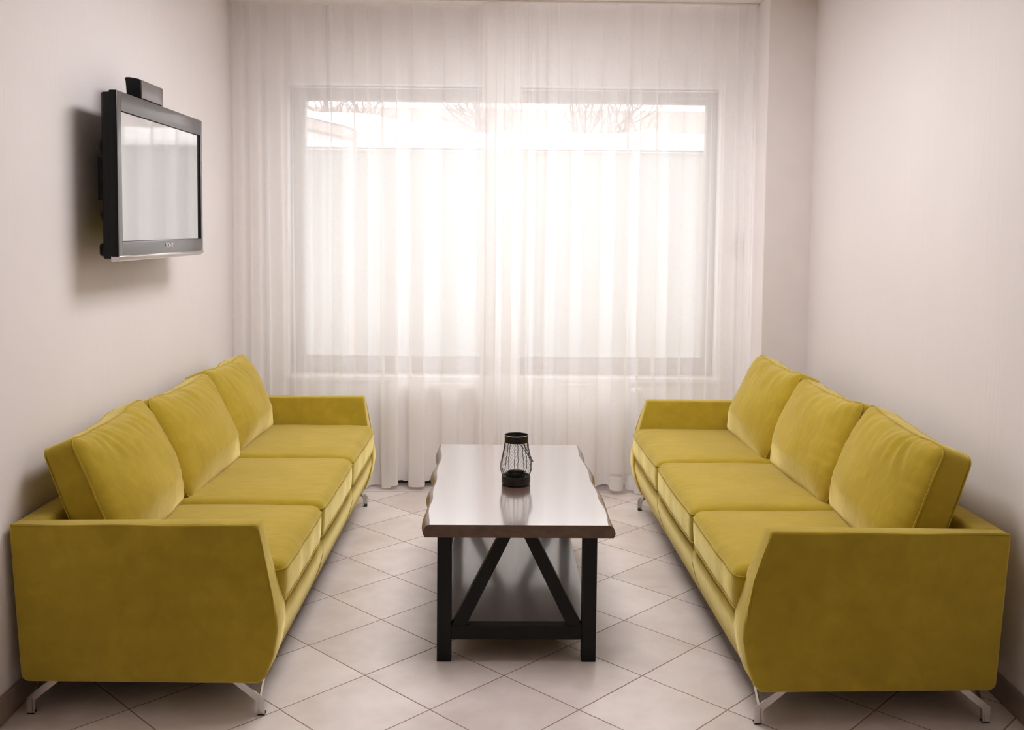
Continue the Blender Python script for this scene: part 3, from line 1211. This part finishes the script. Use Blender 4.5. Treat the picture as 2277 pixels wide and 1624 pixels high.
f1 = bm.faces.new(secs[0])
f2 = bm.faces.new(secs[-1][::-1])
f1.material_index = f2.material_index = 1
link_bm('tabletop', bm, [MAT['tabletop'], MAT['liveedge']], tb, angle=28)
for p in bpy.data.objects['tabletop'].data.polygons:
    if p.material_index == 0:
        p.use_smooth = False
tag(bpy.data.objects['tabletop'], 'glossy dark tabletop with brown wavy live edges')

TL = 1.255
LX0, LX1 = -0.282, 0.276          # outer faces of the legs
LEGW = 0.050
for lx in (LX0, LX1 - LEGW):
    for ly in (0.006, TL - 0.056):
        bm = bmesh.new()
        add_box(bm, (lx, ly, 0.0), (lx + LEGW, ly + LEGW, BOTZ + 0.0005), 0.0015, 1)
        link_bm('leg', bm, MAT['blackwood'], tb, smooth=False)
RZ0, RZ1 = 0.079, 0.128
for ly in (0.008, TL - 0.054):
    bm = bmesh.new()
    add_box(bm, (LX0 + LEGW, ly, RZ0), (LX1 - LEGW, ly + 0.044, RZ1), 0.0015, 1)
    link_bm('end_rail', bm, MAT['blackwood'], tb, smooth=False)
    for s in (-1, 1):
        cx = (LX0 + LX1) / 2
        hb = (LX1 - LX0) / 2 - LEGW
        # outer bottom corner by the leg, inner top near the middle
        xb0, xb1 = s * hb, s * (hb - 0.052)
        xt0, xt1 = s * 0.068, s * 0.022
        yy0, yy1 = ly + 0.003, ly + 0.041
        q = [(cx + xb0, RZ1), (cx + xb1, RZ1), (cx + xt1, BOTZ), (cx + xt0, BOTZ)]
        bm = bmesh.new()
        add_prism(bm, [(x, yy0, z) for x, z in q], [(x, yy1, z) for x, z in q], 0, 0.001, 1)
        link_bm('diagonal_brace', bm, MAT['blackwood'], tb, smooth=False)
bm = bmesh.new()
add_box(bm, (LX0 + LEGW * 0.28, 0.052, 0.103), (LX1 - LEGW * 0.28, TL - 0.054, 0.125), 0.002, 2)
link_bm('shelf', bm, MAT['shelf'], tb, smooth=False)
for bx in (-0.235 + 0.02, 0.215 - 0.03):
    bm = bmesh.new()
    add_box(bm, (bx - 0.022, 0.075, 0.085), (bx + 0.022, 0.115, 0.1035), 0.004, 2)
    link_bm('bracket', bm, MAT['iron'], tb)

# ------------------------------------------------------------------ lantern
LC = (0.049, 0.882, TOPZ)
lan = empty('wire_lantern', LC)
tag(lan, 'black chicken-wire candle lantern standing on the coffee table', 'lantern')
bm = bmesh.new()
add_lathe(bm, [(0.0005, 0.0), (0.049, 0.0), (0.0565, 0.004), (0.058, 0.012), (0.058, 0.034), (0.056, 0.0375), (0.049, 0.036), (0.048, 0.030), (0.0005, 0.030)])
link_bm('base', bm, MAT['iron'], lan)
bm = bmesh.new()
add_lathe(bm, [(0.0005, 0.029), (0.036, 0.029), (0.037, 0.045), (0.0395, 0.048), (0.039, 0.050), (0.0345, 0.047), (0.034, 0.034), (0.0005, 0.034)])
link_bm('candle_cup', bm, MAT['iron'], lan)
HT = 0.202
bm = bmesh.new()
add_lathe(bm, [(0.0455, HT - 0.030), (0.0470, HT - 0.030), (0.0478, HT - 0.002), (0.0462, HT - 0.002)])
link_bm('collar', bm, MAT['iron'], lan)
bm = bmesh.new()
add_tube(bm, [(0.0478 * math.cos(a * math.pi / 24), 0.0478 * math.sin(a * math.pi / 24), HT - 0.001) for a in range(48)], 0.0016, 6, closed=True)
link_bm('rim', bm, MAT['rim'], lan)
tag(bpy.data.objects['rim'], 'bright worn rim')


def lr(z):
    """radius of the wire belly at height z"""
    P = [(0.036, 0.053), (0.045, 0.0575), (0.060, 0.0625), (0.075, 0.0635), (0.095, 0.0610), (0.120, 0.0555), (0.145, 0.0500), (0.174, 0.0465)]
    for (za, ra), (zb, rb) in zip(P[:-1], P[1:]):
        if z <= zb:
            t = max(0, (z - za) / (zb - za))
            return ra + (rb - ra) * t
    return P[-1][1]


for k in range(10):
    a0 = 2 * math.pi * (k + 0.28) / 10
    bm = bmesh.new()
    pts = []
    for i in range(23):
        z = 0.034 + (0.174 - 0.034) * i / 22
        r = lr(z) + 0.0008 + 0.0005 * math.sin(i * 1.7 + k)
        a = a0 + 0.015 * math.sin(i * 0.9 + k * 2)
        pts.append((r * math.cos(a), r * math.sin(a), z))
    add_tube(bm, pts, 0.00135, 6)
    link_bm('rib', bm, MAT['wire'], lan)
# hexagonal netting
bm = bmesh.new()
NA, NR = 34, 17
rl = random.Random(4)
zlo, zhi = 0.036, 0.174
rowh = (zhi - zlo) / NR
jit = {}


def hexpt(i, j, s):
    key = (i % NA, j, s)
    if key not in jit:
        jit[key] = (rl.uniform(-.18, .18), rl.uniform(-.18, .18))
    ja, jz = jit[key]
    a = 2 * math.pi * ((i + (0.5 if j % 2 else 0.0)) + 0.12 * ja * 4) / NA
    z = zlo + rowh * (j + (0.0 if s == 0 else 0.33) + 0.5 * jz)
    z = min(zhi, max(zlo, z))
    r = lr(z)
    return Vector((r * math.cos(a), r * math.sin(a), z))


for j in range(NR):
    for i in range(NA):
        A = hexpt(i, j, 0)
        B = hexpt(i, j, 1)
        add_tube(bm, [A, B], 0.00045, 3)
        ii = i + (1 if j % 2 else 0)
        if j < NR - 1:
            add_tube(bm, [B, hexpt(ii, j + 1, 0)], 0.00036, 3)
            add_tube(bm, [B, hexpt(ii - 1, j + 1, 0)], 0.00036, 3)
link_bm('netting', bm, MAT['wire'], lan)
bm = bmesh.new()
pts = []
for i in range(25):
    t = math.pi * i / 24
    s = math.sin(t)
    y = -0.0495 * math.cos(t)
    x = 0.002 + 0.066 * s ** 0.75
    z = (HT - 0.018) - 0.092 * s ** 0.9
    pts.append((x, y * (1 - 0.25 * s), z))
add_tube(bm, pts, 0.0015, 6)
link_bm('handle', bm, MAT['wire'], lan)

# ------------------------------------------------------------------ television
TVX = -1.380
TY0, TY1, TZ0, TZ1 = 0.497, 1.495, 1.392, 1.994
tv = empty('television', (TVX, (TY0 + TY1) / 2, TZ0))
tag(tv, 'flat black television with a silver lower lip mounted on the left wall', 'television')
oy = (TY0 + TY1) / 2
hw = (TY1 - TY0) / 2
hh = TZ1 - TZ0
sx0, sx1, sz0, sz1 = -hw + 0.043, hw - 0.025, 0.068, hh - 0.070
bm = bmesh.new()
# bezel ring in the y-z plane, slightly chamfered towards the screen
bx = 0.0
outer = [(-hw, 0.012), (hw, 0.012), (hw, hh), (-hw, hh)]
inner = [(sx0, sz0), (sx1, sz0), (sx1, sz1), (sx0, sz1)]
add_box(bm, (-0.030, -hw, 0.012), (bx, sx0, hh), 0.005, 2)
add_box(bm, (-0.030, sx1, 0.012), (bx, hw, hh), 0.005, 2)
add_box(bm, (-0.030, sx0 - 0.004, 0.012), (bx, sx1 + 0.004, sz0), 0.005, 2)
add_box(bm, (-0.030, sx0 - 0.004, sz1), (bx, sx1 + 0.004, hh), 0.005, 2)
bm.normal_update()
for f in bm.faces:
    f.material_index = 0 if f.normal.x > 0.8 else 1
link_bm('bezel', bm, [MAT['bezel'], MAT['tvblack']], tv)
bm = bmesh.new()
add_box(bm, (-0.016, sx0 - 0.002, sz0 - 0.002), (-0.009, sx1 + 0.002, sz1 + 0.002))
link_bm('screen', bm, MAT['screen'], tv, smooth=False)
tag(bpy.data.objects['screen'], 'glossy screen reflecting the curtain')
bm = bmesh.new()
prof = [(-0.030, 0.016), (0.0005, 0.016), (0.004, 0.010), (0.000, 0.002), (-0.012, -0.006), (-0.030, -0.006)]
add_prism(bm, [(x, -hw + 0.004, z) for x, z in prof], [(x, hw - 0.004, z) for x, z in prof], 0, 0.001, 1)
link_bm('lower_lip', bm, MAT['silver'], tv)
tag(bpy.data.objects['lower_lip'], 'shiny silver lower lip')
bm = bmesh.new()
prof = [(-0.028, -hw + 0.004), (-0.028, hw - 0.004), (-0.058, hw - 0.012), (-0.075, hw - 0.05), (-0.075, -hw + 0.05), (-0.058, -hw + 0.012)]
add_prism(bm, [(x, y, 0.004) for x, y in prof], [(x, y, hh - 0.006) for x, y in prof], 0, 0.006, 2)
link_bm('back_cover', bm, MAT['tvblack'], tv)
# wall bracket and connector boxes behind
gap = (wl(oy) - TVX)             # wall plane in local x
bm = bmesh.new()
add_box(bm, (gap, -0.22, 0.16), (gap + 0.012, 0.22, 0.46), 0.002, 1)
add_box(bm, (gap + 0.01, -0.20, 0.18), (-0.072, -0.17, 0.44), 0.003, 1)
add_box(bm, (gap + 0.01, 0.17, 0.18), (-0.072, 0.20, 0.44), 0.003, 1)
link_bm('wall_bracket', bm, MAT['tvblack'], tv, smooth=False)
bm = bmesh.new()
add_box(bm, (-0.108, -hw + 0.09, 0.215), (-0.070, -hw + 0.16, 0.372), 0.004, 2)
link_bm('connector_box', bm, MAT['tvblack'], tv)
bm = bmesh.new()
add_box(bm, (-0.092, -hw + 0.05, 0.012), (-0.070, -hw + 0.22, 0.060), 0.012, 3)
link_bm('speaker_box', bm, MAT['tvblack'], tv)
bm = bmesh.new()
add_tube(bm, [(-0.072, -hw + 0.10, 0.445), (-0.088, -hw + 0.09, 0.435), (-0.094, -hw + 0.085, 0.41), (-0.090, -hw + 0.09, 0.385), (-0.088, -hw + 0.10, 0.36)], 0.004, 8)
link_bm('cable', bm, MAT['rubber'], tv)
bm = bmesh.new()
add_tube(bm, [(-0.085, -hw + 0.11, 0.22), (-0.084, -hw + 0.09, 0.18), (-0.096, -hw + 0.085, 0.165), (-0.088, -hw + 0.10, 0.13), (-0.080, -hw + 0.12, 0.055)], 0.005, 8)
link_bm('cable', bm, MAT['rubber'], tv)
# maker's name on the lower frame
fc = bpy.data.curves.new('logo_text', 'FONT')
fc.body = 'SONY'
fc.size = 0.027
fc.align_x = 'CENTER'
fc.extrude = 0.0006
fo = bpy.data.objects.new('logo_text', fc)
COL.objects.link(fo)
dg = bpy.context.evaluated_depsgraph_get()
me = bpy.data.meshes.new_from_object(fo.evaluated_get(dg))
bpy.data.objects.remove(fo, do_unlink=True)
me.transform(Matrix.Diagonal((1.25, 1, 1, 1)))
me.transform(Matrix(((0, 0, 1, 0.0012), (1, 0, 0, 0.035), (0, 1, 0, 0.036), (0, 0, 0, 1))))
me.materials.clear()
me.materials.append(MAT['logo'])
lo = bpy.data.objects.new('logo', me)
COL.objects.link(lo)
lo.parent = tv

# set-top box standing on the television
stb = empty('set_top_box', (TVX - 0.006, 0.868, TZ1))
tag(stb, 'small black and grey receiver box standing on top of the television', 'set-top box')
bm = bmesh.new()
prof = [(-0.052, 0.0), (0.0, 0.0), (0.0, 0.068), (-0.006, 0.075), (-0.040, 0.081), (-0.056, 0.081), (-0.060, 0.074), (-0.052, 0.064)]
add_prism(bm, [(x, -0.122, z) for x, z in prof], [(x, 0.122, z) for x, z in prof], 0, 0.003, 2)
link_bm('body', bm, MAT['tvblack'], stb)
bm = bmesh.new()
add_box(bm, (-0.002, -0.118, 0.003), (0.004, 0.118, 0.072), 0.003, 2)
link_bm('front_panel', bm, MAT['boxface'], stb)
tag(bpy.data.objects['front_panel'], 'grey glossy front panel')
